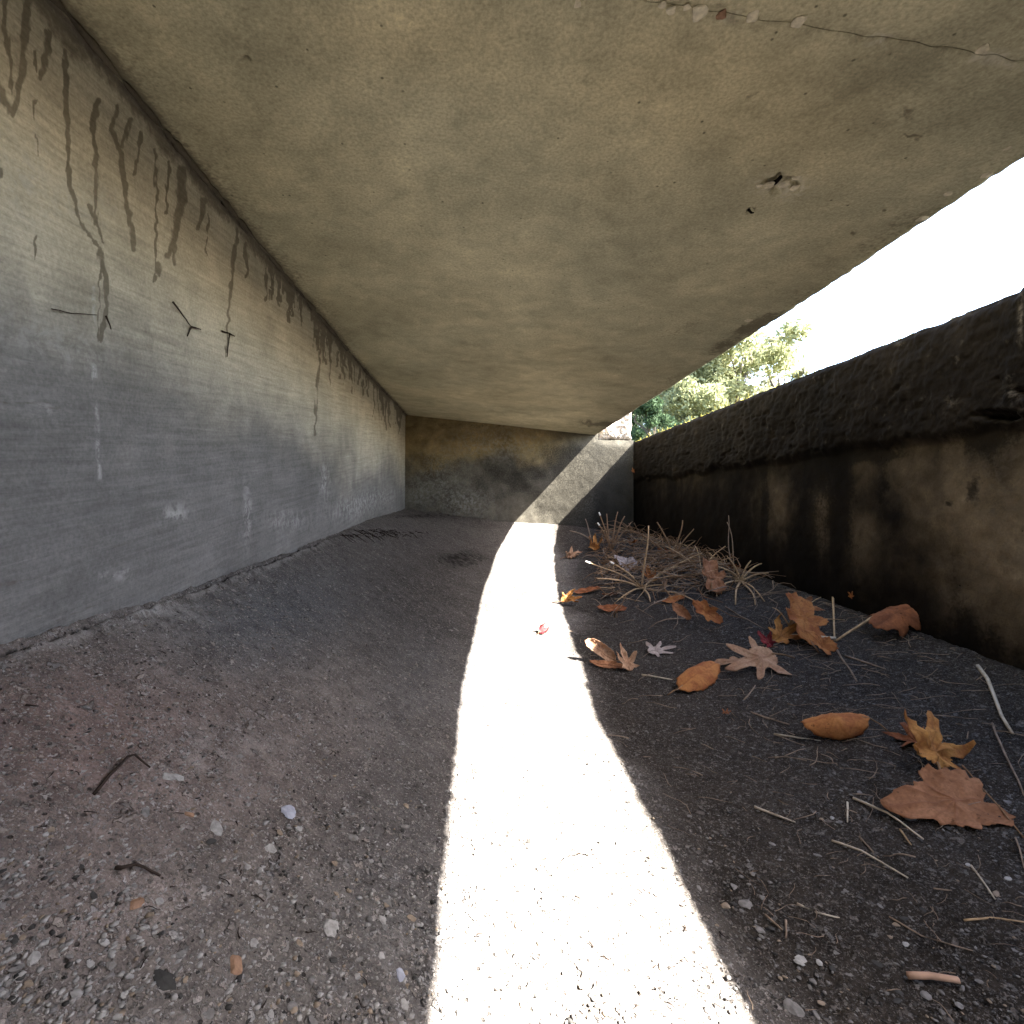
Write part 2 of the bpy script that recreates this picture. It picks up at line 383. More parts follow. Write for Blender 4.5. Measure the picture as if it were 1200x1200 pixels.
# short dark board-grain scratches low on the wall
g = fbm(Y*9+Z*8, Z*210-Y*26, 2, 70); st = np.maximum(st, sstep(.38, .56, g)*.62*sstep(.10, -.10, Z)*sstep(1.2, .3, Y))
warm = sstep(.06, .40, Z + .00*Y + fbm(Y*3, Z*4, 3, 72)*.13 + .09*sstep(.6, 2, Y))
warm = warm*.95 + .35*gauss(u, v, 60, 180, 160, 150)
pale = sstep(4, .5, polydist(u+1.5*vnoise(u, v*.1, 75), v, [(110, 330), (110, 430), (116, 560)])[0])*.9
pale += gauss(u, v, 60, 565, 22, 5)*.8*0 + gauss(u, v, 50, 480-0, 20, 20)*.55 + gauss(u, v, 205, 602, 16, 12) + gauss(u, v, 290, 600, 5, 35) + gauss(u, v, 380, 562, 6, 20)
pale += gauss(u, v, 125, 735-60, 12, 5)+gauss(u, v, 148, 673, 10, 8)*.8 + gauss(u, v, 425, 590, 40, 14, -.3)*.9 + gauss(u, v, 335, 610, 25, 12)*.7 + gauss(u, v, 60, 400, 90, 25, .3)*.45
pale += gauss(u, v, 30, 190, 30, 60)*.5 + .4*gauss(u, v, 100, 240, 60, 30)
P = np.stack([X, Y, Z], -1)
lw = grid('side_wall', P, (-.25, 0, 0), dict(stain_shade=st, warm=np.clip(warm, 0, 1), pale=np.clip(pale, 0, 1)), M_left)
tag(lw, 'tall grey board-marked concrete wall with dark drip stains below the slab', 'wall')

# ------------------------------------------------------------------ slab overhead
SX0, SX1 = -.44, .71
def ceil_z(X, Y):
    y = Y/D; zl_ = ceil_left(Y)*K; zr = np.interp(y, [-1, .2, .415, 1, 1.2], [88.5, 88.5, 85.5, 80, 79])*K
    t = (X+.415)/(.71+.415); return zl_*(1-t)+zr*t
def slab(name, yr, seed, label):
    X, Y = np.meshgrid(np.linspace(SX0, SX1, 430), yr)
    er = (fbm(Y*14, Y*0, 4, 90)*.004+fbm(Y*60, Y*0, 3, 95)*.003+vnoise(Y*160, Y*0, 97)*.0015)
    X = X + sstep(.5, 0, (SX1-X)/.08)*er
    Y = Y + .11*(X-.188)*np.exp(-((Y-.4805)/.35)**2)      # the joint runs slightly askew
    Z = ceil_z(X, Y)
    Z = Z + fbm(X*5, Y*5, 3, 100)*.0025 + fbm(X*50, Y*50, 3, 104)*.0006
    Z = Z + .010*np.exp(-((SX1-X)/.006))*(1+.5*vnoise(Y*70, X*70, 110))
    for e in (yr[0], yr[-1]):
        if .3 < e < .6: Z = Z + .0022*np.exp(-np.abs(Y-.11*(X-.188)-e)/.006)*(1+.9*vnoise(X*55, Y*0, 111))
    u, v = pix(X, Y, Z)
    # broken hole with exposed aggregate
    hole = gauss(u, v, 918, 217, 26, 13, .05); Z = Z + .012*sstep(.4, .9, hole+.15*vnoise(u*.25, v*.25, 118))
    Z = Z + .02*gauss(u, v, 911, 216, 3.5, 9, .3)
    for (a, b, r) in ((880, 248, 4), (288, 70, 4)): Z = Z + .008*gauss(u, v, a, b, r, r*.8)
    st = sstep(.03, 0, np.abs(X+.415))*.4 + .42*sstep(.12, 0, X+.415+fbm(X*12, Y*12, 3, 120)*.05)
    st += gauss(u, v, 925, 218, 42, 18)*.16
    for (a, b, c_, d_, r_, s_) in ((800, 385, 60, 10, -.35, .45), (860, 395, 60, 8, -.5, .5), (695, 496, 22, 5, .1, .75), (1063, 135, 8, 12, .3, .6), (1080, 110, 15, 4, 0, .5),
            (1068, 160, 16, 3, .1, .8), (1100, 200, 50, 14, -.5, .35), (880, 112, 16, 3, -.5, .6), (1000, 272, 5, 3, -.5, .8), (690, 95, 15, 14, .3, .45), (1037, 248, 4, 2, 0, .8),
            (761, 122, 4, 4, 0, .6), (288, 70, 8, 5, .3, .9), (880, 248, 7, 3, -.6, 1), (571, 8, 8, 5, 0, .5), (744, 174, 4, 4, 0, .5), (670, 346, 3, 3, 0, .5), (555, 176, 8, 3, .3, .4),
            (400, 120, 60, 12, .4, .25), (460, 165, 50, 10, .5, .25), (360, 310, 30, 60, 0, .1), (860, 50, 30, 20, .2, .2), (1160, 260, 90, 12, -.55, .35), (126, 72, 9, 6, .7, .9), (85, 22, 8, 4, .8, .8)):
        st = st + gauss(u+3*vnoise(u*.2, v*.2, 130), v+3*vnoise(u*.2, v*.2, 131), a, b, c_, d_, r_)*s_
    st += .45*sstep(.09, .0, SX1-X+fbm(X*15, Y*15, 3, 133)*.07)
    for e in (yr[0], yr[-1]):
        if .3 < e < .6: st = st + .4*sstep(.016, 0, np.abs(Y-.11*(X-.188)-e)+.006*vnoise(X*40, Y*40, 135))
    warm = .35+.5*gauss(u, v, 850, 120, 220, 90, .2)+.45*gauss(u, v, 620, 470, 160, 60)+.35*gauss(u, v, 470, 30, 120, 60)+.25*fbm(X*4, Y*4, 3, 140)-.25*gauss(u, v, 1150, 160, 160, 120)
    pale = gauss(u, v, 918, 219, 27, 12)*1.5
    for e in (yr[0], yr[-1]):
        if .3 < e < .6: pale = pale + .8*sstep(.012, .002, np.abs(Y-.11*(X-.188)-e))*sstep(-.1, .5, vnoise(X*25, Y*0, 144))*(X > .1)
    pale = pale + .5*sstep(.012, .0, SX1-X)*sstep(0, .6, vnoise(Y*30, X*20, 145))
    P = np.stack([X, Y, Z], -1)
    o = grid(name, P, (0, 0, .13), dict(stain_shade=st, warm=np.clip(warm, 0, 1), pale=np.clip(pale, 0, 1)), M_slab)
    return tag(o, label, 'slab', 'concrete slabs over the channel')
slab_far = slab('roof_slab', np.concatenate([np.linspace(.4820, .493, 10), inv_rows(.495, D+.16, 420)]), 1, 'large mottled concrete slab spanning overhead from the joint to the end wall')
slab_near = slab('roof_slab', np.concatenate([np.linspace(-2.3, .25, 40), np.linspace(.26, .4811, 110)]), 2, 'concrete slab beyond the chipped joint at the upper right corner')

# ------------------------------------------------------------------ end wall
xe_ = np.linspace(-.44, .922, 420); ze_ = np.linspace(-.26, .52, 250)
X, Z = np.meshgrid(xe_, ze_)
topc = np.where(X < .715, .80, .372)         # right of the slab the wall stops below the broken block
Zt = np.minimum(Z, topc-.0+fbm(X*20, X*0, 3, 150)*.004)
Y = D + fbm(X*5, Z*5, 3, 152)*.004 + fbm(X*35, Z*35, 4, 155)*.0012
u, v = pix(X, Y, Zt)
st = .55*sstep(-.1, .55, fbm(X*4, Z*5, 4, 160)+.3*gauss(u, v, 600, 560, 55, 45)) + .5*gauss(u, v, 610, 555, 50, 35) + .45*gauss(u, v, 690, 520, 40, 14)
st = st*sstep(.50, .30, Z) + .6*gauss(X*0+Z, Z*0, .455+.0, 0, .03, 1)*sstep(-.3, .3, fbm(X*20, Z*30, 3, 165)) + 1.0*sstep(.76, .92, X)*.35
st = np.maximum(st, (.75)*sstep(.22, .46, X+fbm(X*8, Z*8, 3, 158)*.16)*sstep(.42, .30, Z))  # shade right of the sun band put into the wall colour
st = np.maximum(st, 1.6*gauss(u, v, 738, 598, 52, 72))  # same painted shade, deepest in the right-hand corner
warm = .9*sstep(.16, .33, Z+fbm(X*6, Z*6, 3, 168)*.12)*sstep(.66, .30, X) + .2*gauss(u, v, 545, 595, 40, 12)
pale = gauss(u, v, 545, 590, 30, 16)+.8*gauss(u, v, 515, 560, 25, 25)+.7*gauss(u, v, 580, 520, 60, 20)+.6*gauss(u, v, 490, 580, 14, 20)
ew = grid('end_wall', np.stack([X, Y, Zt], -1), (0, .22, 0), dict(stain_shade=st, warm=np.clip(warm, 0, 1), pale=np.clip(pale, 0, 1)), M_end)
tag(ew, 'weathered end wall closing the channel, crossed by a diagonal band of sunlight', 'wall')

# broken pale block on the end wall, beside the slab edge
X, Z = np.meshgrid(np.linspace(.719, .918, 90), np.linspace(.374, .60, 90))
gx = np.minimum(X-.719, .918-X); gz = np.minimum(Z-.374, .60-Z); g_ = np.minimum(gx, gz)
Y = D + .004 - .012*fbm(X*18, Z*18, 4, 170) + .03*np.exp(-g_/.008) - .01*fbm(X*70, Z*70, 3, 172)
Xb = X + (.006*fbm(Z*30, Z*0, 3, 174))*sstep(.86, .91, X); Zb = Z+.006*fbm(X*35, X*0, 3, 175)*sstep(.42, .38, Z)
u, v = pix(Xb, Y, Zb)
blk = grid('concrete_block', np.stack([Xb, Y, Zb], -1), (0, .15, 0), dict(stain_shade=.6*sstep(.1, .6, fbm(X*30, Z*30, 3, 178)), warm=X*0, pale=.6+X*0), M_block)
tag(blk, 'small broken pinkish block on top of the end wall beside the trees', 'block')

# ------------------------------------------------------------------ right parapet wall, with its rough projecting top band
def parapet(name, yl, z_top, seed, label):
    zl = np.linspace(-.34, z_top, 300); Y, Z = np.meshgrid(yl, zl)
    band = sstep(.118, .150, Z + fbm(Y*9, Y*0, 4, 180)*.022)
    X = .935 + fbm(Y*4, Z*4, 3, 182)*.006 + fbm(Y*30, Z*30, 3, 184)*.002
    X = X - band*(.012 + .005*fbm(Y*14, Z*14, 5, 186) + .0035*fbm(Y*70, Z*70, 3, 188))
    X = X + .008*np.exp(-((Z-z_top)/.008)**2)
    u, v = pix(X, Y, Z)
    cav = gauss(u, v, 1168, 487, 34, 9, .05)*(1+.3*vnoise(u*.2, v*.2, 189)); X = X + .022*sstep(.35, .9, cav)
    cav2 = gauss(u, v, 1195, 458, 8, 5); X = X + .02*sstep(.4, .8, cav2)
    X = X + .006*sstep(.35, .75, fbm(Y*22, Z*28, 3, 191))*band
    Zt = Z + (Z > z_top-.004)*(fbm(Y*25, Y*0, 4, 193)*.003) - sstep(.30, z_top, Z)*(-.004)*sstep(.878, .868, Y)
    # ochre areas below the band, broken by dark runs
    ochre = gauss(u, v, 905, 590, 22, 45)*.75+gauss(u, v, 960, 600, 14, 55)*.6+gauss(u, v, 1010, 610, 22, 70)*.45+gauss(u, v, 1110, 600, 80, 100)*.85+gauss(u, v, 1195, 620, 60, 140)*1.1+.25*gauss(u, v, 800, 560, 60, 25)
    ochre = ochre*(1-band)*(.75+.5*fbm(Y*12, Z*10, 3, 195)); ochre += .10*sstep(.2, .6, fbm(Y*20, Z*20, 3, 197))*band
    st = .8*sstep(.0, .5, fbm(Y*9, Z*1.6, 4, 199))*(1-.6*sstep(.3, .8, ochre)) + .6*sstep(-.18, -.30, Z+fbm(Y*8, Z*8, 3, 201)*.07)
    for (a, b, c_, d_) in ((985, 590, 12, 60), (1035, 575, 10, 40), (1140, 575, 10, 16), (1049, 605, 12, 8), (930, 640, 12, 40), (1115, 590, 8, 5), (860, 580, 14, 50), (1000, 535, 60, 5)):
        st = st + .75*gauss(u+4*vnoise(u*.1, v*.1, 203), v, a, b, c_, d_)
    st = st*(1-band*.4)+.55*sstep(.05, 0, np.abs(Z-.122))*sstep(-.4, .3, fbm(Y*15, Z*9, 3, 204))
    pale = .5*sstep(.45, .7, fbm(Y*50, Z*50, 3, 205)) * band + gauss(u, v, 1186, 462, 9, 9) + gauss(u, v, 1010+105, 470, 8, 6)*.7 + gauss(u, v, 1055, 405, 6, 4) + .5*gauss(u, v, 1180, 620, 70, 110)+.25*sstep(.012, .0, z_top-Z)*sstep(.2, .6, vnoise(Y*30, Z*0, 207)) + gauss(u, v, 1196, 375, 3, 28)  # last term paints a sunlit sliver at the near end of the wall
    o = grid(name, np.stack([X, Y, Zt], -1), (.20, 0, 0), dict(stain_shade=st, warm=np.clip(ochre, 0, 1), pale=np.clip(pale, 0, 1)), M_right)
    return tag(o, label, 'wall')
ur = np.arange(746, 1260, 1.3)
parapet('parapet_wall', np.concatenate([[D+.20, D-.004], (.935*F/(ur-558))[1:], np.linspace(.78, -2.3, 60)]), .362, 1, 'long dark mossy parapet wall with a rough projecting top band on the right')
# unseen wall added far behind the camera to keep stray light out
bw = mesh_from('end_wall', np.array([(x, y, z) for x in (-.44, .92) for y in (-2.52, -2.32) for z in (-.5, .45)]),  # added unseen light-blocking wall, only shares the end wall's name
    [(0, 1, 3, 2), (4, 6, 7, 5), (0, 4, 5, 1), (2, 3, 7, 6), (0, 2, 6, 4), (1, 5, 7, 3)], dict(stain_shade=np.zeros(8), warm=np.zeros(8), pale=np.zeros(8)), M_end, smooth=False)
tag(bw, 'unseen plain wall added behind the viewpoint to block light', 'wall')

# ------------------------------------------------------------------ tubes, lumps
def tube_arrays(pts, r0, r1, sides=5):
    pts = [Vector(p) for p in pts]; V = []; Fc = []; n = len(pts)
    for i, p in enumerate(pts):
        d = (pts[min(i+1, n-1)]-pts[max(i-1, 0)]).normalized()
        a = d.orthogonal().normalized(); b = d.cross(a); r = r0+(r1-r0)*i/(n-1)
        for k in range(sides):
            t = 2*math.pi*k/sides; V.append(p+a*math.cos(t)*r+b*math.sin(t)*r)
    for i in range(n-1):
        for k in range(sides):
            k2 = (k+1) % sides; Fc.append((i*sides+k, i*sides+k2, (i+1)*sides+k2, (i+1)*sides+k))
    Fc.append(tuple(range(sides))[::-1]); Fc.append(tuple((n-1)*sides+k for k in range(sides)))
    return V, Fc
def join(arr):
    V = []; Fc = []
    for v, f in arr:
        o = len(V); V += list(v); Fc += [tuple(i+o for i in t) for t in f]
    return V, Fc
def local(V, origin): return [Vector(p)-Vector(origin) for p in V]
def wob(a, b, n=7, amp=.05, lift=0):
    a = Vector(a); b = Vector(b); L = (b-a).length; o = [random.uniform(-1, 1) for _ in range(4)]; r = []
    side = (b-a).cross(Vector((0, 0, 1))).normalized()
    for i in range(n):
        t = i/(n-1); p = a.lerp(b, t)
        p += side*L*amp*(o[0]*math.sin(t*3.1)+.5*o[1]*math.sin(t*6.3)); p.z += lift*math.sin(math.pi*t)+L*amp*.3*o[2]*math.sin(t*6)
        r.append(p)
    return r

# crust of mortar along the wall/slab corner and the end-wall corner
arr = []
for seg in range(1):
    pts = [Vector((-.408, y, ceil_left(np.array(y))*K-.004)) for y in np.concatenate([np.linspace(.2, 1.2, 170), np.linspace(1.22, 2.99, 120)])]
    V = []; Fc = []; s = 6
    for i, p in enumerate(pts):
        r = .0042*(1+.55*float(vnoise(p.y*33, 0, 210))+.5*float(vnoise(p.y*90, 0, 211)))
        for k in range(s):
            t = 2*math.pi*k/s; rr = r*(1+.25*float(vnoise(p.y*80, k*7.3, 213)))
            V.append((p.x+rr*math.cos(t), p.y, p.z+rr*math.sin(t)))
    for i in range(len(pts)-1):
        for k in range(s): Fc.append((i*s+k, (i+1)*s+k, (i+1)*s+(k+1) % s, i*s+(k+1) % s))
    arr.append((V, Fc))
V, Fc = join(arr); z0 = np.zeros(len(V))
mesh_from('mortar_seam', V, Fc, dict(stain_shade=z0, warm=z0, pale=z0), M_seam, lw)

# ------------------------------------------------------------------ stones
def stone_mesh(name, seed, mat, sub=2, flat=.55):
    import bmesh
    r = random.Random(seed); bm = bmesh.new(); bmesh.ops.create_icosphere(bm, subdivisions=sub, radius=1)
    for vtx in bm.verts:
        c = vtx.co; k = 1+.28*float(vnoise(c.x*1.7+seed*3.1, c.y*1.7+c.z*2.3, 300+seed))
        vtx.co = Vector((c.x*k*(1+.15*(seed % 3-1)), c.y*k, c.z*k))
    for _ in range(9):                      # broken faces: an angular chip, not a bead
        d = Vector((r.gauss(0, 1), r.gauss(0, 1), abs(r.gauss(0, 1))*.8)).normalized(); lim = r.uniform(.50, .8)
        for vtx in bm.verts:
            e = vtx.co.dot(d)-lim
            if e > 0: vtx.co -= d*e
    for vtx in bm.verts: vtx.co.z *= flat
    for f in bm.faces: f.smooth = False
    me = bpy.data.meshes.new(name); bm.to_mesh(me); bm.free(); me.materials.append(mat); return me
stones = [[stone_mesh('stone', s*10+i, M_stone[i], 2) for s in range(3)] for i in range(6)]
def put_stone(u, v, size_px, ci, parent=floor, sink=.35):
    p = hit(u, v); o = bpy.data.objects.new('stone', random.choice(stones[ci])); C.objects.link(o); o.parent = parent
    r = size_px*.5*p.y/F; nrm = floor_normal(p)
    o.location = p-nrm*r*.02+Vector((0, 0, .0012)); q = nrm.to_track_quat('Z', 'Y'); o.rotation_mode = 'QUATERNION'
    o.rotation_quaternion = q @ Matrix.Rotation(random.uniform(0, 6.28), 3, 'Z').to_quaternion(); o.scale = (r, r*random.uniform(.6, 1), r*random.uniform(.25, .5))
    return o
for a in ((340, 952, 26, 5), (276, 1133, 34, 3), (162, 1062, 26, 3), (222, 957, 16, 3), (208, 912, 20, 0), (195, 912, 14, 0), (290, 1017, 16, 0), (302, 1036, 14, 0), (316, 995, 15, 0),
          (255, 975, 24, 0), (222, 1184, 18, 5), (40, 1127, 22, 0), (124, 1107, 13, 0), (298, 1107, 16, 0), (350, 1108, 14, 2), (388, 1086, 24, 0), (318, 1190, 12, 0), (455, 1060, 18, 1), (105, 1006, 11, 3),
          (470, 1145, 22, 5), (350, 973, 12, 0), (414, 983, 18, 1), (475, 970, 16, 1), (393, 1014, 10, 2), (145, 1171, 10, 0), (280, 890, 30, 1), (170, 955, 18, 1), (90, 1168, 16, 0), (192, 1150, 30, 4), (188, 1148, 8, 0),
          (873, 1060, 20, 1), (930, 1183, 28, 1), (850, 1062, 14, 2), (940, 1125, 14, 0), (960, 1130, 12, 0), (890, 1090, 14, 1), (935, 1128, 12, 0), (1068, 960, 16, 1), (1085, 1168, 14, 1), (975, 960, 8, 0), (1180, 1030, 11, 0),
          (1062, 1108, 9, 0), (1050, 1085, 10, 2), (1135, 1015, 9, 0), (905, 990, 10, 1), (860, 1040, 14, 1)):
    put_stone(*a)
for i in range(150):
    if i % 2: u_, v_ = random.uniform(0, 500), 800+400*math.sqrt(random.random())
    else: u_, v_ = random.uniform(760, 1200), 800+400*math.sqrt(random.random())
    if 520 < u_ < 560+(v_-700)*.72: continue
    k = 1 if u_ < 520 else .8
    put_stone(u_, v_, random.uniform(9, 16)*k*(.5+.5*(v_-700)/500), random.choice([0, 1, 1, 1, 2, 2, 4] if u_ < 520 else [1, 1, 4, 4, 2]))
# small gravel: one mass per tone
ico = None
import bmesh
bm = bmesh.new(); bmesh.ops.create_icosphere(bm, subdivisions=1, radius=1)
IV = np.array([v.co[:] for v in bm.verts]); IF = np.array([[v.index for v in f.verts] for f in bm.faces]); bm.free()
def gravel(mat, n, umin, umax, vmin, smin, smax, name='gravel'):
    Vs = []; Fs = []; c = 0
    for i in range(n):
        u_ = random.uniform(umin, umax); v_ = vmin+(1215-vmin)*random.random()**.75; p = hit(u_, v_)
        if mat is M_stone[4] and 530 < u_ < 560+(v_-720)*.68 and random.random() < .75: continue
        r = random.uniform(smin, smax)*random.uniform(.6, 1); A = IV*(1+.25*rng.standard_normal((12, 1)))*np.array([r, r*random.uniform(.5, 1), r*.32])
        t = random.uniform(0, 6.28); A = A @ np.array([[math.cos(t), -math.sin(t), 0], [math.sin(t), math.cos(t), 0], [0, 0, 1]])
        Vs.append(A+np.array(p)+np.array([0, 0, .0006])); Fs.append(IF+c); c += 12
    o = mesh_from(name, np.concatenate(Vs), np.concatenate(Fs), None, mat, floor, smooth=False); o['kind'] = 'stuff'
gravel(M_stone[1], 1500, -20, 1220, 700, .0012, .0032); gravel(M_stone[0], 1100, -20, 560, 760, .001, .0034)
gravel(M_stone[2], 500, -20, 1220, 720, .001, .003); gravel(M_stone[4], 500, -20, 1220, 720, .001, .0030)
gravel(M_stone[4], 20, 700, 880, 950, .001, .0022)
M_chip = plain('bared_yellowish_stone', (.58, .53, .41), .35, 150)
chips = [stone_mesh('stone', 70+k, M_chip, 2) for k in range(3)]
# pale stones bared in the slab joint, the edge and round the hole
def ceil_hit(u, v):
    dx, dz = (u-558)/F, (590-v)/F; Y = np.linspace(.2, D, 4000); e = dz*Y-ceil_z(dx*Y, Y); i = np.where(e > 0)[0]; y = Y[i[0]]
    return Vector((dx*y, y, dz*y))
for a, b, s, ci, par in ((677, 4, 12, 2, slab_far), (776, 7, 9, 0, slab_far), (788, 12, 10, 2, slab_far), (818, 14, 18, 0, slab_far), (846, 18, 12, 3, slab_far), (882, 21, 16, 0, slab_far), (936, 28, 15, 2, slab_far), (1154, 58, 13, 0, slab_far),
        (804, 10, 8, 0, slab_far), (903, 217, 11, 2, slab_far), (921, 216, 11, 2, slab_far), (932, 221, 10, 0, slab_far), (934, 209, 9, 2, slab_far), (889, 218, 7, 0, slab_far), (1156, 206, 12, 0, slab_far), (1111, 228, 10, 0, slab_far),
        (1081, 257, 12, 0, slab_far), (1182, 173, 8, 0, slab_far), (877, 376, 9, 2, slab_far)):
    p = ceil_hit(a, b); o = bpy.data.objects.new('stone', random.choice(stones[3] if ci == 3 else chips)); C.objects.link(o); o.parent = par
    r = s*.5*p.y/F; o.location = p+Vector((0, 0, r*.05)); o.scale = (r*1.2, r*1.3, -r*.7); o.rotation_euler = (0, 0, random.uniform(0, 6))
p = ceil_hit(910, 216)
V, Fc = tube_arrays([p+Vector((.002, .015, .010)), p+Vector((0, 0, .004)), p+Vector((-.002, -.013, .002))], .0036, .0030, 6)
o = mesh_from('rusted_insert', local(V, p), Fc, None, M_hole, slab_far, loc=p)
p = ceil_hit(880, 248)
V, Fc = tube_arrays([p+Vector((-.006, -.004, .001)), p+Vector((.001, 0, -.002)), p+Vector((.007, .005, .001))], .0022, .001, 5)
mesh_from('stub', local(V, p), Fc, None, M_hole, slab_far, loc=p)

# ------------------------------------------------------------------ leaves
def leaf_outline(kind, th, seed):
    r = random.Random(seed); out = []
    for t in th:
        if kind == 'maple':
            R = .30
            for a, L, wd in ((0, 1.0, .20), (.95, .86, .19), (-.95, .86, .19), (1.95, .55, .22), (-1.95, .55, .22)):
                d = abs((t-a+math.pi) % (2*math.pi)-math.pi); R = max(R, L*math.exp(-(d/.42)**1.25)*1.0)
            R *= 1+.07*math.sin(t*23+seed)+.04*math.sin(t*41)
        elif kind == 'lobed':
            R = .33
            for a, L in ((0, 1.0), (.85, .72), (-.8, .85), (1.75, .80), (-1.7, .62), (2.7, .35)):
                d = abs((t-a+math.pi) % (2*math.pi)-math.pi); R = max(R, L*math.exp(-(d/.33)**1.5)+.03*math.exp(-((d-.12)/.05)**2)*L)
            R *= 1+.05*math.sin(t*31+seed)
        elif kind == 'broad':
            d = abs(t); R = .62+.38*math.exp(-(d/.5)**2)+.08*math.cos(3*t)+.07*math.cos(5*t+.4)+.03*math.cos(9*t)+.035*math.sin(17*t+seed)+.02*math.sin(31*t)
        elif kind == 'oval':
            R = 1/math.sqrt((math.cos(t))**2+(math.sin(t)/.55)**2)*(1+.03*math.sin(19*t+seed)+.03*math.sin(7*t))
        else:   # oak: long with deep rounded lobes
            base = 1/math.sqrt((math.cos(t))**2+(math.sin(t)/.52)**2)
            x = base*math.cos(t); k = .42+.58*(.5+.5*math.cos(x*8.2+seed)); k = 1-(1-k)*min(1, abs(math.sin(t))*1.6)
            R = base*(.28+.72*k)*(1+.04*math.sin(29*t))
        out.append(R)
    return np.array(out)
def make_leaf(kind, u, v, size_px, rot, label, mat, curl=.3, fold=0, tilt=(0, 0), crumple=.08, stem=True, aspect=1, group=None, wall=None, seed=None, name='dry_leaf', lift=0):
    seed = seed if seed is not None else random.randint(0, 999)
    p = hit(u, v) if wall is None else wall
    s = size_px*.5*p.y/F; n = 88; rings = 9
    th = np.linspace(-math.pi, math.pi, n, endpoint=False); R = leaf_outline(kind, th, seed)
    pts = [(0, 0)]; vein = [1.0]
    for i in range(1, rings+1):
        f = i/rings
        for t, rr in zip(th, R):
            fr = f*rr if f > .4 else f*(.5*rr+.5*R.mean()); pts.append((fr*math.cos(t), fr*math.sin(t)*aspect))
            vein.append(0)
    pts = np.array(pts); x, y = pts[:, 0], pts[:, 1]
    vn = np.exp(-(y/.022)**2)
    for a in (.95, -.95, .5, -.5):
        d = np.abs(-x*math.sin(a)+y*math.cos(a)); on = (x*math.cos(a)+y*math.sin(a)) > 0
        vn = np.maximum(vn, np.exp(-(d/.018)**2)*on*.8)
    z = crumple*fbm(x*2+seed, y*2+5, 3, 400+seed) + crumple*.35*fbm(x*7+seed, y*7, 2, 410+seed) + .02*vn
    # fold along the midrib and roll across it
    z = z + fold*np.abs(y) + .14*curl*(x*x)
    if abs(curl) > .01:
        ang = y*curl*2.2; rad = 1/(curl*2.2); y2 = np.sin(ang)*(rad-z); z2 = rad-np.cos(ang)*(rad-z)
    else: y2, z2 = y, z
    ce = curl*.5; x2 = x
    V = np.stack([x2, y2, z2], -1)*s
    nrm = floor_normal(p) if wall is None else Vector((-1, 0, .1)).normalized()
    if wall is not None and abs(p.y-D) < .1: nrm = Vector((0, -1, .1)).normalized()
    q = nrm.to_track_quat('Z', 'Y').to_matrix() if wall is not None else Vector((0, 0, 1)).rotation_difference(nrm).to_matrix()
    Mx = q @ Matrix.Rotation(tilt[0], 3, 'X') @ Matrix.Rotation(tilt[1], 3, 'Y') @ Matrix.Rotation(rot, 3, 'Z')
    V = V @ np.array(Mx).T
    if wall is None:
        wz = V[:, 2]+p.z; fl = -floor_h(V[:, 0]+p.x, V[:, 1]+p.y); V[:, 2] += -(wz-fl).min()+.0015+lift
    Fc = [(0, 1+(k+1) % n, 1+k) for k in range(n)]
    Fc = [(0, 1+k, 1+(k+1) % n) for k in range(n)]
    for i in range(rings-1):
        a = 1+i*n; b = a+n
        for k in range(n): Fc.append((a+k, b+k, b+(k+1) % n, a+(k+1) % n))
    V0 = V; vv = np.array(vn)
    o = mesh_from(name, V0, Fc, dict(vein=vv), LM[mat], loc=p)
    m = o.modifiers.new('thickness', 'SOLIDIFY'); m.thickness = .0005; m.offset = 0
    tag(o, label, 'leaf', group)
    if stem:
        k = np.argmin(np.abs(th+math.pi)); e = V0[1+(rings-1)*n+k]; c0 = V0[0]; d = Vector(e-c0)
        e = Vector(e); e2 = e+d.normalized()*s*.55; e2.z = (-float(floor_h(e2.x+p.x, e2.y+p.y))-p.z+.003) if wall is None else e2.z
        Vt, Ft = tube_arrays([Vector(c0)*.0+Vector(V0[1+(rings-3)*n+k]), e, e.lerp(e2, .5)+Vector((0, 0, .002)), e2], s*.022+.0003, s*.016+.0003)
        mesh_from('stalk', Vt, Ft, None, M_straw_red, o)
    return o
PI = math.pi
make_leaf('broad', 1120, 948, 132, 3.0, 'largest leaf, broad pinkish brown with lobed edge, at the front of the right litter', 'pink', .22, .06, (0.30, .0), .10, seed=3, stem=False)
make_leaf('maple', 1092, 900, 118, .9, 'crumpled ochre maple leaf tucked behind the largest pinkish leaf', 'ochre', .45, .12, (0.75, .2), .28, seed=5)
make_leaf('maple', 1075, 872, 62, 2.4, 'darker brown torn leaf under the crumpled ochre maple leaf', 'brown', .3, .1, (0.22, -.1), .2, seed=8, stem=False)
make_leaf('oval', 978, 868, 70, 3.4, 'orange leaf rolled into a tube with a dark hollow right end', 'orange', 1.15, 0, (3.38, .06), .07, aspect=1.6, seed=11)
make_leaf('oval', 818, 805, 62, -.42, 'smooth orange leaf arched like a shell, alone on the dark floor', 'orange', .70, 0, (3.53, .05), .04, aspect=1.1, seed=12)
make_leaf('maple', 851, 838, 17, .9, 'tiny red brown leaf scrap below the arched orange leaf', 'brown', .4, .1, (0.32, 0), .2, stem=False, seed=14)
make_leaf('lobed', 893, 784, 96, 3.25, 'flat tan oak leaf with deep lobes reaching left', 'tan', .25, .0, (0.5, .0), .10, seed=3)
make_leaf('oak', 862, 778, 50, 3.0, 'narrow pinkish leaf lobe lying left of the tan oak leaf', 'tan', .3, .0, (0.32, .0), .08, aspect=.6, seed=6, stem=False)
make_leaf('maple', 900, 760, 36, 1.9, 'small dark red leaf standing just behind the tan oak leaf', 'red', .5, .3, (1.02, .1), .2, seed=17, lift=.002)
make_leaf('maple', 915, 752, 62, .3, 'yellowish orange leaf at the left of the leaf pile by the parapet', 'ochre', .4, .2, (0.82, .1), .22, seed=18)
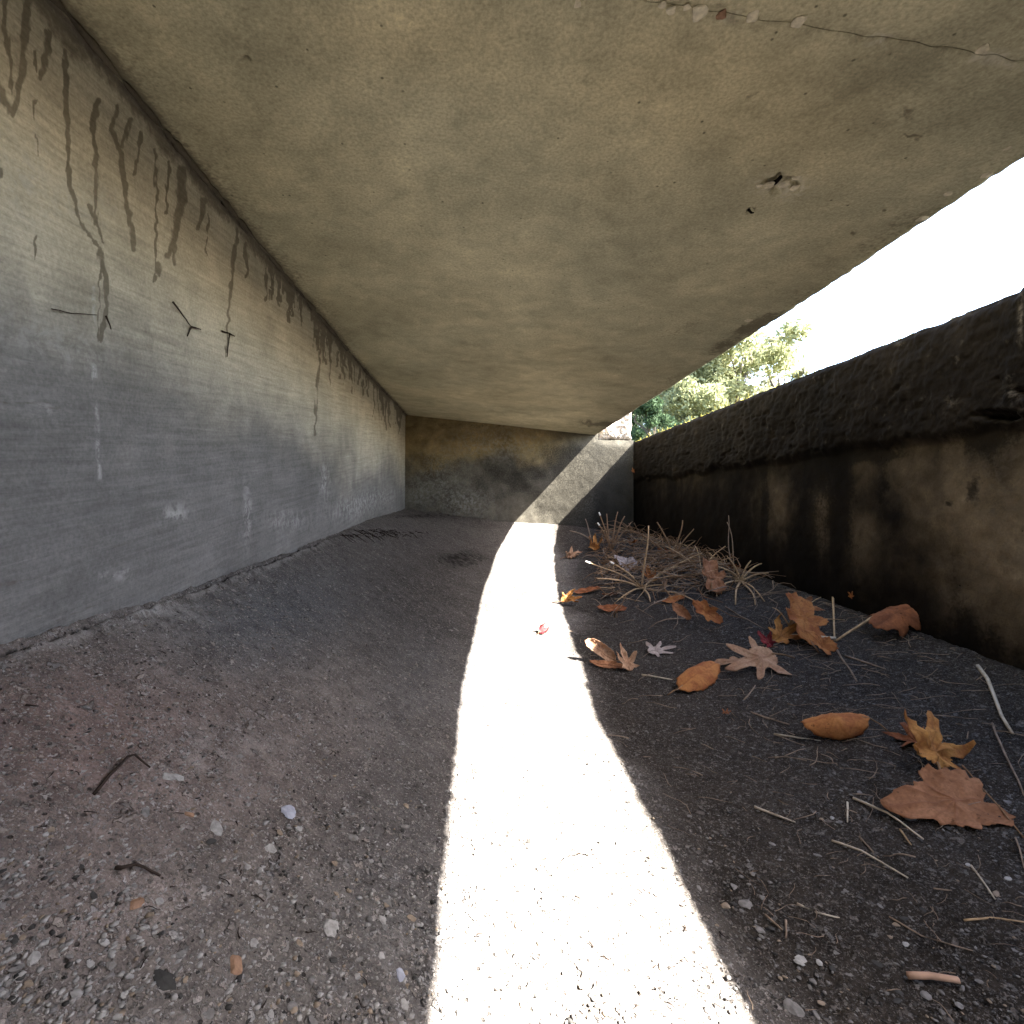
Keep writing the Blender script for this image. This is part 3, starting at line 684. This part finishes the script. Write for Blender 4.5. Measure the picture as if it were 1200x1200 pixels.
make_leaf('oak', 940, 745, 80, 1.2, 'largest orange leaf in the middle of the leaf pile by the parapet', 'orange', .35, .15, (0.62, .3), .2, seed=19, aspect=1.3)
make_leaf('broad', 965, 765, 40, 2.0, 'small orange leaf at the lower right of the leaf pile by the parapet', 'orange', .4, .1, (0.72, .1), .15, seed=20, stem=False)
make_leaf('maple', 938, 728, 46, -.6, 'pinkish leaf on top of the leaf pile by the parapet', 'pink', .4, .2, (0.72, -.3), .25, seed=21, lift=.02, stem=False)
make_leaf('oak', 1050, 745, 72, -.30, 'arched brown serrated leaf at the foot of the parapet', 'brown', .75, 0, (3.58, 0), .08, seed=22, aspect=1.6, stem=False)
make_leaf('lobed', 768, 766, 54, .1, 'pale grey leaf with pointed lobes lying flat', 'grey', .2, 0, (0.3, 0), .07, seed=24, stem=False, aspect=.8)
make_leaf('oval', 703, 775, 42, 2.6, 'curled tan leaf closest to the sunlit strip, left of the star shaped one', 'tan', .8, .1, (0.92, .2), .15, seed=25)
make_leaf('maple', 735, 785, 52, 1.7, 'star shaped tan leaf with one lobe standing up', 'tan', .4, .3, (0.72, .2), .15, seed=26, stem=False)
make_leaf('oval', 713, 782, 44, -.2, 'thin pinkish leaf strip lying before the curled tan leaf', 'pink', .5, 0, (0.32, 0), .1, seed=27, stem=False, aspect=.5)
make_leaf('oval', 798, 727, 26, -1.0, 'narrow pink leaf standing near the straw, left of the orange brown one', 'pink', .7, .1, (1.02, 0), .15, seed=28, stem=False)
make_leaf('oak', 828, 733, 40, -.9, 'orange brown leaf leaning on edge below the straw', 'orange', .6, .1, (1.12, 0), .12, seed=29, stem=False, aspect=1.2)
make_leaf('maple', 664, 708, 40, .2, 'crumpled leaf on the shadow line with its left half in the sun', 'ochre', .5, .3, (0.62, .2), .3, seed=30, lift=.004)
make_leaf('oval', 717, 716, 34, -.2, 'thin brown leaf flake right of the leaf on the shadow line', 'brown', .6, .1, (0.42, 0), .15, seed=31, stem=False, aspect=.7)
make_leaf('maple', 634, 742, 30, .6, 'small dark purple crumpled leaf lying in the sunlit strip', 'red', .8, .5, (0.72, .3), .35, seed=32)
make_leaf('oak', 822, 642, 46, .1, 'orange leaf at the back of the straw near the parapet', 'orange', .4, .2, (0.62, 0), .2, seed=33)
make_leaf('maple', 668, 654, 34, .4, 'tan curled leaf at the left end of the straw', 'tan', .6, .3, (0.62, 0), .3, seed=34)
make_leaf('maple', 697, 645, 36, 1.4, 'greenish tan crumpled leaf behind the left end of the straw', 'ochre', .6, .3, (0.72, 0), .3, seed=35, stem=False)
make_leaf('maple', 762, 682, 34, 1.5, 'red brown leaf speared by the fallen stems in the middle of the straw', 'orange', .5, .3, (1.02, 0), .25, seed=36, stem=False)
make_leaf('oak', 835, 692, 60, 1.3, 'pinkish brown leaf standing against the right part of the straw', 'pink', .5, .2, (.65, .1), .25, seed=37, stem=False)
make_leaf('oval', 688, 695, 34, .2, 'dark red flake of leaf left of the fallen stems', 'brown', .6, .1, (0.32, 0), .15, seed=38, stem=False, aspect=.6)
make_leaf('oval', 790, 705, 30, .1, 'small orange flake at the front edge of the straw', 'orange', .6, .1, (0.32, 0), .15, seed=39, stem=False, aspect=.7)
make_leaf('broad', 735, 668, 34, 2.1, 'pale grey leaf among the fallen stems', 'grey', .4, .1, (0.52, 0), .2, seed=40, stem=False)
def on_right(u, v):
    Y = .925*F/(u-558); return Vector((.918, Y, (590-v)/F*Y))
make_leaf('maple', 0, 0, 15, 1.2, 'tiny orange leaf stuck low on the parapet above the leaf pile', 'orange', .3, .1, (0.12, 0), .15, wall=on_right(1001, 699), stem=False, seed=41)
Yw = D-.014
make_leaf('maple', 0, 0, 11, 1.0, 'tiny orange leaf stuck in the dark corner of the end wall', 'orange', .3, .1, (0.12, 0), .15, wall=Vector(((748-558)/F*Yw-.03, Yw, (590-552)/F*Yw)), stem=False, seed=42)
for a, b, s_, m_, k_, lb in ((715, 700, 22, 'brown', 'oak', 'brown leaf scrap under the left stems of the straw'), (780, 650, 26, 'brown', 'maple', 'rust brown leaf buried in the middle back of the straw'),
        (860, 672, 28, 'brown', 'oak', 'rust leaf buried between the straw and the spiky tuft'), (740, 640, 24, 'orange', 'maple', 'rust orange leaf buried in the back of the straw')):
    make_leaf(k_, a, b, s_, random.uniform(0, 6), lb, m_, .5, .2, (-.5, 0), .25, stem=False)

# ------------------------------------------------------------------ twigs, straws, dead weeds
def fp(u, v, up=0.0):
    p = hit(u, v); return p+Vector((0, 0, .0025+up))
def stick(name, label, cat, pts, wpx, mat, taper=.5, group=None, lift=0, n=4, amp=.02):
    P3 = []
    for i in range(len(pts)-1):
        a = fp(*pts[i][:2], pts[i][2] if len(pts[i]) > 2 else 0); b = fp(*pts[i+1][:2], pts[i+1][2] if len(pts[i+1]) > 2 else 0)
        seg = wob(a, b, n, amp, lift); P3 += seg if i == 0 else seg[1:]
    r = wpx*.5*P3[0].y/F; V, Fc = tube_arrays(P3, r, r*taper)
    o = mesh_from(name, local(V, P3[0]), Fc, None, mat, loc=P3[0]); return tag(o, label, cat, group)
stick('twig', 'bent dark twig on the left floor, lying like a shallow roof', 'twig', [(110, 935), (128, 920, .004), (150, 899, .006), (158, 897, .006), (176, 903)], 4.5, M_dark)
stick('twig', 'short dark twig with a knobbly left end on the left floor', 'twig', [(136, 1022), (142, 1027, .003), (160, 1024, .003), (188, 1031)], 5.5, M_dark)
stick('twig', 'tiny dark twig near the lower part of the grey wall', 'twig', [(30, 830), (45, 832)], 3, M_dark)
stick('stick', 'short peeled tan stick at the lower right', 'stick', [(1064, 1150, .002), (1090, 1152, .003), (1124, 1156, .002)], 8, M_tan, .9, amp=.01)
ST = [([(1146, 782), (1160, 812, .01), (1187, 862)], 4.5, 'thick pale straw leaning diagonally beside the parapet foot', M_straw_pale),
 ([(1163, 850), (1178, 890, .004), (1200, 935)], 2.6, 'straw running down to the right edge past the largest leaf', M_straw_dark),
 ([(1036, 715), (1012, 742, .02), (980, 752)], 3.5, 'pale forked straw arching from the leaf pile towards the serrated leaf', M_straw),
 ([(980, 752, .005), (950, 752, .01), (912, 748, .008)], 3.2, 'straw lying across the leaf pile by the parapet', M_straw_pale),
 ([(976, 705, .01), (978, 752)], 2.6, 'short upright straw at the leaf pile', M_straw),
 ([(980, 762), (1004, 800)], 2.6, 'straw pointing down right from the leaf pile', M_straw_dark),
 ([(990, 770), (1038, 786)], 2.2, 'thin straw right of the leaf pile, nearly level', M_straw_dark),
 ([(907, 862), (962, 870)], 2.6, 'level straw left of the rolled orange leaf', M_straw_pale),
 ([(885, 838), (925, 851)], 2, 'thin straw between the oak leaf and the rolled leaf', M_straw_dark),
 ([(872, 822), (885, 805)], 2.4, 'stubby straw piece below the tan oak leaf', M_straw_dark),
 ([(884, 948), (905, 956), (932, 966)], 3, 'frayed pale straw on the middle of the dark floor', M_straw_pale),
 ([(975, 988), (1010, 1003, .003), (1064, 1032)], 2.8, 'long straw on the dark floor crossed by a shorter one', M_straw_pale),
 ([(1007, 983), (1030, 1008)], 2.4, 'shorter straw crossing the long one', M_straw_dark),
 ([(1000, 938), (1040, 958, .003), (1082, 986)], 3, 'curved straw below the crumpled ochre leaf', M_straw_pale),
 ([(1055, 975), (1068, 993)], 2.6, 'short straw beside the curved straw', M_straw),
 ([(1138, 1018), (1166, 1057)], 2.6, 'thin straw slanting at the right of the dark floor', M_straw_pale),
 ([(934, 1062), (955, 1072), (984, 1079)], 2.8, 'gently bent straw near the bottom of the dark floor', M_straw_pale),
 ([(1094, 1045), (1120, 1048)], 2.4, 'small level straw above the peeled stick', M_straw_dark),
 ([(1042, 1078), (1080, 1100), (1140, 1118)], 2, 'thin dark straw running towards the peeled stick', M_straw_dark),
 ([(1130, 1082), (1160, 1079), (1200, 1084)], 2.6, 'level brown straw at the right edge', M_straw),
 ([(897, 1075), (917, 1093)], 2.8, 'short straw near the sunlit strip', M_straw_dark),
 ([(921, 1082), (921, 1103)], 2.8, 'stubby upright-lying straw near the bottom of the strip', M_straw_dark),
 ([(993, 943), (993, 966)], 2.6, 'stubby straw below the rolled leaf', M_straw_pale),
 ([(752, 792), (788, 798)], 2.4, 'pale straw touching the left tip of the arched orange leaf', M_straw_pale),
 ([(880, 836-0), (902, 845)], 1.8, 'very thin straw right of the tiny leaf scrap', M_straw_dark),
 ([(1128, 905, .006), (1150, 930, .005), (1200, 985)], 2.2, 'red brown stalk crossing over the largest leaf', M_straw_red),
 ([(1190, 985), (1200, 1020)], 2.2, 'bit of straw at the right edge below the largest leaf', M_straw_dark)]
for pts, w_, lb, m_ in ST: stick('straw', lb, 'straw', pts, w_, m_, .6, 'loose straws on the dark floor')

# rootlets on the grey wall
def wall_pt(u, v, off=.003):
    Y = .415*F/(558-u); return Vector((-.415+off, Y, (590-v)/F*Y))
def wall_stick(label, branches, wpx, mat=M_dark):
    o0 = wall_pt(*branches[0][0]); root = None
    for br in branches:
        pts = [wall_pt(*b) for b in br]; q = []
        for i in range(len(pts)-1):
            sg = wob(pts[i], pts[i+1], 4, .04); q += sg if i == 0 else sg[1:]
        r = wpx*.5*q[0].y/F; V, Fc = tube_arrays(q, r, r*.5)
        if root is None:
            root = mesh_from('rootlet', local(V, o0), Fc, None, mat, loc=o0); tag(root, label, 'rootlet')
        else: mesh_from('branch', local(V, o0), Fc, None, mat, root)
wall_stick('dark forked rootlet on the grey wall left of the thin drip', [[(200, 354), (212, 370), (222, 383)], [(222, 383), (233, 386)], [(222, 383), (217, 394)]], 2.6)
wall_stick('short dark rootlet crossing the end of the thin long drip', [[(258, 388), (267, 391), (264, 418)], [(267, 391), (273, 394)]], 2.2)
wall_stick('hairlike dark root lying level on the grey wall, upper left', [[(57, 362), (80, 367), (110, 369)]], 1.6)
wall_stick('tiny dark twig at the foot of the forked drip', [[(121, 370), (127, 386)]], 2.4)

# dead weeds
def weed(label, cu, cv, stems, mat, wpx=3, buds=()):
    base = fp(cu, cv); root = bpy.data.objects.new('dead_weed', None); C.objects.link(root); root.location = base
    tag(root, label, 'dead weed')
    for i, (u, v, up) in enumerate(stems):
        # each tip is placed at its own depth near the root, raised by up
        Yt = base.y + (up if abs(up) > 1e-6 else 0)
        t = Vector(((u-558)/F*Yt, Yt, (590-v)/F*Yt)); fl = -float(floor_h(t.x, t.y))+.003
        if t.z < fl: t = hit(u, v)+Vector((0, 0, .003))
        P3 = wob(base, t, 7, .05, .01); r = wpx*.5*base.y/F*random.uniform(.8, 1.15)
        V, Fc = tube_arrays(P3, r, r*.5); s = mesh_from('stem', local(V, base), Fc, None, mat, root)
        if i in buds:
            q = P3[-1]; d = (P3[-1]-P3[-2]).normalized(); V, Fc = tube_arrays([q-d*.004, q+d*.002, q+d*.009, q+d*.012], .0035, .0025, 6)
            mesh_from('seed_head', local(V, base), Fc, None, M_bud, s)
weed('fallen weed with long straw stems radiating over the front of the straw', 752, 690, [(690, 659, -.05), (718, 660, -.05), (700, 678, -.12), (824, 648, .1), (760, 616, .0), (720, 708, -.1), (762, 706, -.1), (815, 706, -.05), (800, 690, 0), (795, 664, .05)], M_straw, 2.4, (0, 1))
weed('pale spiky tuft of dead stems at the foot of the parapet', 868, 682, [(852, 652, 0), (880, 657, 0), (895, 660, .02), (905, 672, -.02), (838, 663, 0), (843, 690, -.08), (896, 706, -.1), (885, 710, -.1), (862, 710, -.1), (835, 678, 0), (850, 668, -.03)], M_straw, 2.6)
weed('upright reddish weed with two white seed heads at the back of the straw', 716, 646, [(703, 603, 0), (702, 615, 0), (724, 600, .05), (732, 605, .05), (711, 602, .02), (740, 612, .05), (728, 618, 0)], M_straw_red, 2.2, (0, 1))
weed('small weed with two thin stems at the left end of the straw', 693, 634, [(686, 608, 0), (668, 622, -.02)], M_straw_dark, 2)
weed('thin bare dead stem standing against the dark parapet', 860, 668, [(854, 604, .06), (852, 612, .08)], M_straw_dark, 1.8)
weed('weed fanning in short stems from the leaf pile by the parapet', 925, 735, [(905, 712, .03), (962, 700, .03), (935, 702, .02), (990, 728, 0), (950, 700, .05)], M_straw, 1.9)
weed('weed with long stems lying over the back of the straw heap', 790, 655, [(740, 622, 0), (845, 640, .05), (770, 612, .05), (815, 618, .08), (735, 662, -.08), (855, 662, -.02), (800, 610, .05), (830, 628, .08)], M_straw_red, 2.3)
weed('low weed spreading just left of the spiky tuft', 822, 672, [(780, 640, 0), (850, 640, .05), (790, 684, -.08), (815, 640, .05), (840, 700, -.1), (862, 652, .03)], M_straw, 1.9)
# matted straw mass
def mass(n, cu, cv, su, sv, mat, rmin, rmax, hmax, name='straw_litter', L=(.04, .14)):
    A = []
    for i in range(n):
        u = random.gauss(cu, su); v = random.gauss(cv, sv)
        if name == 'straw_litter' and cv < 700:
            u = max(u, 700+random.random()*25)
        if v < 622: v = 622+random.random()*8
        p = fp(u, v); 
        if p.x > .90: p.x = .90
        if p.y > D-.03: p.y = D-.03
        a = random.uniform(0, 2*PI); l = random.uniform(*L)*(.5 if u < 730 and cv < 700 else 1); b = p+Vector((math.cos(a)*l, math.sin(a)*l, 0))
        if cv < 700 and 558+F*b.x/b.y < 678: b.x = p.x+abs(b.x-p.x)
        b.x = min(b.x, .915); b.y = min(b.y, D-.02); b.z = -float(floor_h(b.x, b.y))+random.random()**2*hmax+.003
        r = random.uniform(rmin, rmax); A.append(tube_arrays(wob(p+Vector((0, 0, random.random()*hmax*.3)), b, 5, .14, random.random()*hmax*.3), r, r*.4, 3))
    V, Fc = join(A); o = mesh_from(name, V, Fc, None, mat); tag(o, None, None, kind='stuff'); return o
tag(mass(330, 775, 658, 58, 21, M_straw_red, .0013, .0027, .085, L=(.07, .26)), 'tangled reddish dry straw heaped at the foot of the parapet')
tag(mass(240, 790, 668, 60, 23, M_straw_dark, .0012, .0024, .06, L=(.08, .24)), 'tangled greyish brown dry straw in the same heap')
tag(mass(50, 775, 655, 55, 20, M_straw, .0012, .0024, .08, L=(.08, .24)), 'paler tangled dry straw in the same heap')
tag(mass(300, 960, 780, 130, 80, M_straw_dark, .0005, .0011, .006, 'straw_litter', (.01, .06)), 'fine dark plant litter strewn over the right floor')
tag(mass(140, 1020, 980, 130, 130, M_straw_dark, .0003, .0006, .004, 'straw_litter', (.006, .03)), 'fine pale plant fibres strewn over the right floor')
tag(mass(90, 450, 603, 22, 4, M_dark, .001, .002, .01, 'debris', (.02, .08)), 'dark debris gathered in the far left corner')
tag(mass(70, 250, 980, 180, 120, M_dark, .0003, .0007, .002, 'debris', (.002, .009)), 'dark specks of plant litter on the left floor')
tag(mass(26, 690, 1040, 60, 90, M_dark, .0004, .0008, .002, 'debris', (.002, .006)), 'dark specks of grit in the sunlit strip')
tag(mass(36, 780, 1130, 40, 50, M_dark, .0004, .0009, .002, 'debris', (.002, .008)), 'dark grit at the right side of the sunlit strip')

# sunlit moss fringe along the top of the parapet
A = []; 
for i in range(1500):
    y = D-.02-(D-1.5)*random.random()**1.5*1.0; x = .95+random.uniform(-.02, .04); h = random.uniform(.001, .005)*(1.2 if random.random() < .1 else .8)
    p = Vector((x, y, .360)); A.append(tube_arrays([p, p+Vector((random.uniform(-.006, .004), random.uniform(-.004, .004), h))], .0014, .0004, 3))
for i in range(60):
    y = 1.0+random.random()*1.9; p = Vector((.93, y, .36)); A.append(tube_arrays([p, p+Vector((random.uniform(-.01, .01), random.uniform(-.01, .01), random.uniform(.006, .02)))], .001, .0004, 3))
V, Fc = join(A)
M_moss = plain('yellow_green_moss', (.34, .30, .07), .4, 80)
tag(mesh_from('moss', V, Fc, None, M_moss), 'sunlit yellow green moss fringe along the parapet top', kind='stuff')

# ------------------------------------------------------------------ ground outside
def gz(x, y):
    return .30 + .30*(1-sstep(-3, -.5, x))*1 + .25*fbm(x*.15, y*.15, 3, 500)*sstep(3, 9, np.hypot(x, y)) + 0*x
gx = np.concatenate([-np.geomspace(300, .5, 60), [.0, .5], np.geomspace(1.0, 300, 60)]); gy = np.concatenate([-np.geomspace(300, 2.4, 50), np.linspace(-2, 2.9, 12), np.geomspace(3.12, 300, 60)])
X, Y = np.meshgrid(gx, gy); Z = gz(X, Y); V = np.stack([X, Y, Z], -1).reshape(-1, 3); c = len(gx); fs = []
for j in range(len(gy)-1):
    for i in range(c-1):
        if gx[i] >= -.51 and gx[i+1] <= 1.01 and gy[j] >= -2.41 and gy[j+1] <= 3.13: continue
        fs.append((j*c+i, j*c+i+1, (j+1)*c+i+1, (j+1)*c+i))
n = N('grassy_earth'); nz = n.noise(n.P, 6, 6, .7); nn = n.noise(n.P, 90, 4, .7)
M_ground = n.done(n.mix(n.mr(nz, .35, .65), (.06, .075, .022), (.11, .09, .055)), n.bump(nn, .8, .02))
g = mesh_from('ground', V, np.array(fs), None, M_ground); tag(g, 'grassy earth round the channel', kind='structure')

# ------------------------------------------------------------------ trees
def leafmat(name, a, b):
    n = N(name); r = n.attr('tone')
    c = n.mix(r, a, b); n.done(c, None, .6)
    tr = n.t.nodes.new('ShaderNodeBsdfTranslucent'); n.put(tr.inputs[0], c); mx = n.t.nodes.new('ShaderNodeMixShader'); mx.inputs[0].default_value = .35
    n.t.links.new(n.b.outputs[0], mx.inputs[1]); n.t.links.new(tr.outputs[0], mx.inputs[2]); n.t.links.new(mx.outputs[0], n.out.inputs[0]); return n.m
M_fol = [leafmat('foliage_yellow_green', (.20, .22, .12), (.32, .32, .18)), leafmat('foliage_green', (.12, .16, .10), (.22, .26, .15)), leafmat('foliage_dark', (.03, .05, .028), (.06, .095, .045)),
         leafmat('foliage_pale', (.17, .18, .12), (.30, .29, .18))]
M_bark = plain('bark', (.10, .085, .07), .4, 20, bump=1)
def tree(name, label, x, y, h, rad, mat, nl, seed, leaf=.09, low=.25, dens=1):
    r = np.random.default_rng(seed); z0 = float(gz(np.array(x), np.array(y)))-.05
    root = bpy.data.objects.new(name, None); C.objects.link(root); root.location = (x, y, z0); tag(root, label, 'tree' if h > 3 else 'shrub', 'trees beyond the parapet')
    tr = max(.05, h*.018); pts = [Vector((.25*math.sin(i*1.3+seed)*i/6, .2*math.cos(i*1.7+seed)*i/6, h*.88*i/6)) for i in range(7)]
    V, Fc = tube_arrays(pts, tr, tr*.25, 8); mesh_from('trunk', V, Fc, None, M_bark, root)
    cl = []; limbs = []
    for i in range(int(46*dens)):
        t = low+(1-low)*r.random(); a = r.random()*6.283; env = math.sin(math.pi*min(1, (t-low)/(1-low)*.86+.12))**.7
        d = rad*env*(.35+.65*r.random()); c_ = Vector((math.cos(a)*d, math.sin(a)*d, h*t)); cl.append((c_, rad*(.16+.16*r.random())))
        if i < 22:
            st_ = pts[min(6, max(1, int(t*6)-1))]; limbs.append(tube_arrays([st_, st_.lerp(c_, .5)+Vector((0, 0, .1)), c_], tr*.35, tr*.08, 5))
    for L in limbs[:22]: mesh_from('limb', L[0], L[1], None, M_bark, root)
    k = nl; ci = r.integers(0, len(cl), k); cen = np.array([cl[i][0][:] for i in ci]); rr = np.array([cl[i][1] for i in ci])
    d = r.standard_normal((k, 3)); d /= np.linalg.norm(d, axis=1)[:, None]; pos = cen+d*(rr*r.random(k)**.45)[:, None]*np.array([1, 1, .75])
    a = r.standard_normal((k, 3)); a /= np.linalg.norm(a, axis=1)[:, None]; b = np.cross(a, r.standard_normal((k, 3))); b /= np.linalg.norm(b, axis=1)[:, None]
    s = leaf*(.5+r.random(k))[:, None]
    Vq = np.stack([pos-a*s, pos-b*s*.45, pos+a*s, pos+b*s*.45], 1).reshape(-1, 3); fq = np.arange(k*4).reshape(k, 4)
    tone = np.repeat(np.clip(.5+.25*r.standard_normal(k)+.3*(r.random(len(cl))[ci]-.5), 0, 1), 4)
    mesh_from('crown', Vq, fq, dict(tone=tone), mat, root, smooth=False)
def at(u, Y): return (u-558)/F*Y
for nm, lb, u_, Y_, vtop, rad, mi, nl, lf, low, dn in (
    ('broadleaf_tree', 'tallest sunlit yellow green tree beyond the parapet, its edge against the white sky', 868, 13, 366, 1.9, 0, 26000, .06, .1, 1.2),
    ('broadleaf_tree', 'pale loose leaved tree rising to the slab edge right of centre', 908, 15, 392, 1.3, 3, 9000, .06, .05, 1),
    ('broadleaf_tree', 'green tree with visible stems between the dark shrub and the tall tree', 812, 14, 390, 1.7, 0, 20000, .06, .1, 1.2),
    ('broadleaf_tree', 'yellow green tree behind the dark shrub', 775, 17, 410, 1.7, 0, 14000, .07, .1, 1),
    ('evergreen_shrub', 'dense dark green evergreen shrub just beyond the end of the parapet', 758, 10, 466, .6, 2, 14000, .035, .02, 1.3),
    ('broadleaf_tree', 'thin pale treetop showing low above the parapet at the right end of the trees', 938, 16, 432, .75, 3, 2600, .06, .05, .7),
    ('broadleaf_tree', 'distant dim green tree behind all the others', 840, 24, 440, 2.4, 1, 16000, .09, .05, 1.2),
    ('broadleaf_tree', 'distant pale tree filling the gap above the dark shrub', 780, 26, 440, 2.2, 3, 11000, .09, .05, 1)):
    Hh = (590-vtop)/F*Y_-.3; tree(nm, lb, at(u_, Y_), Y_, Hh, rad, M_fol[mi], nl, int(u_), lf, low, dn)
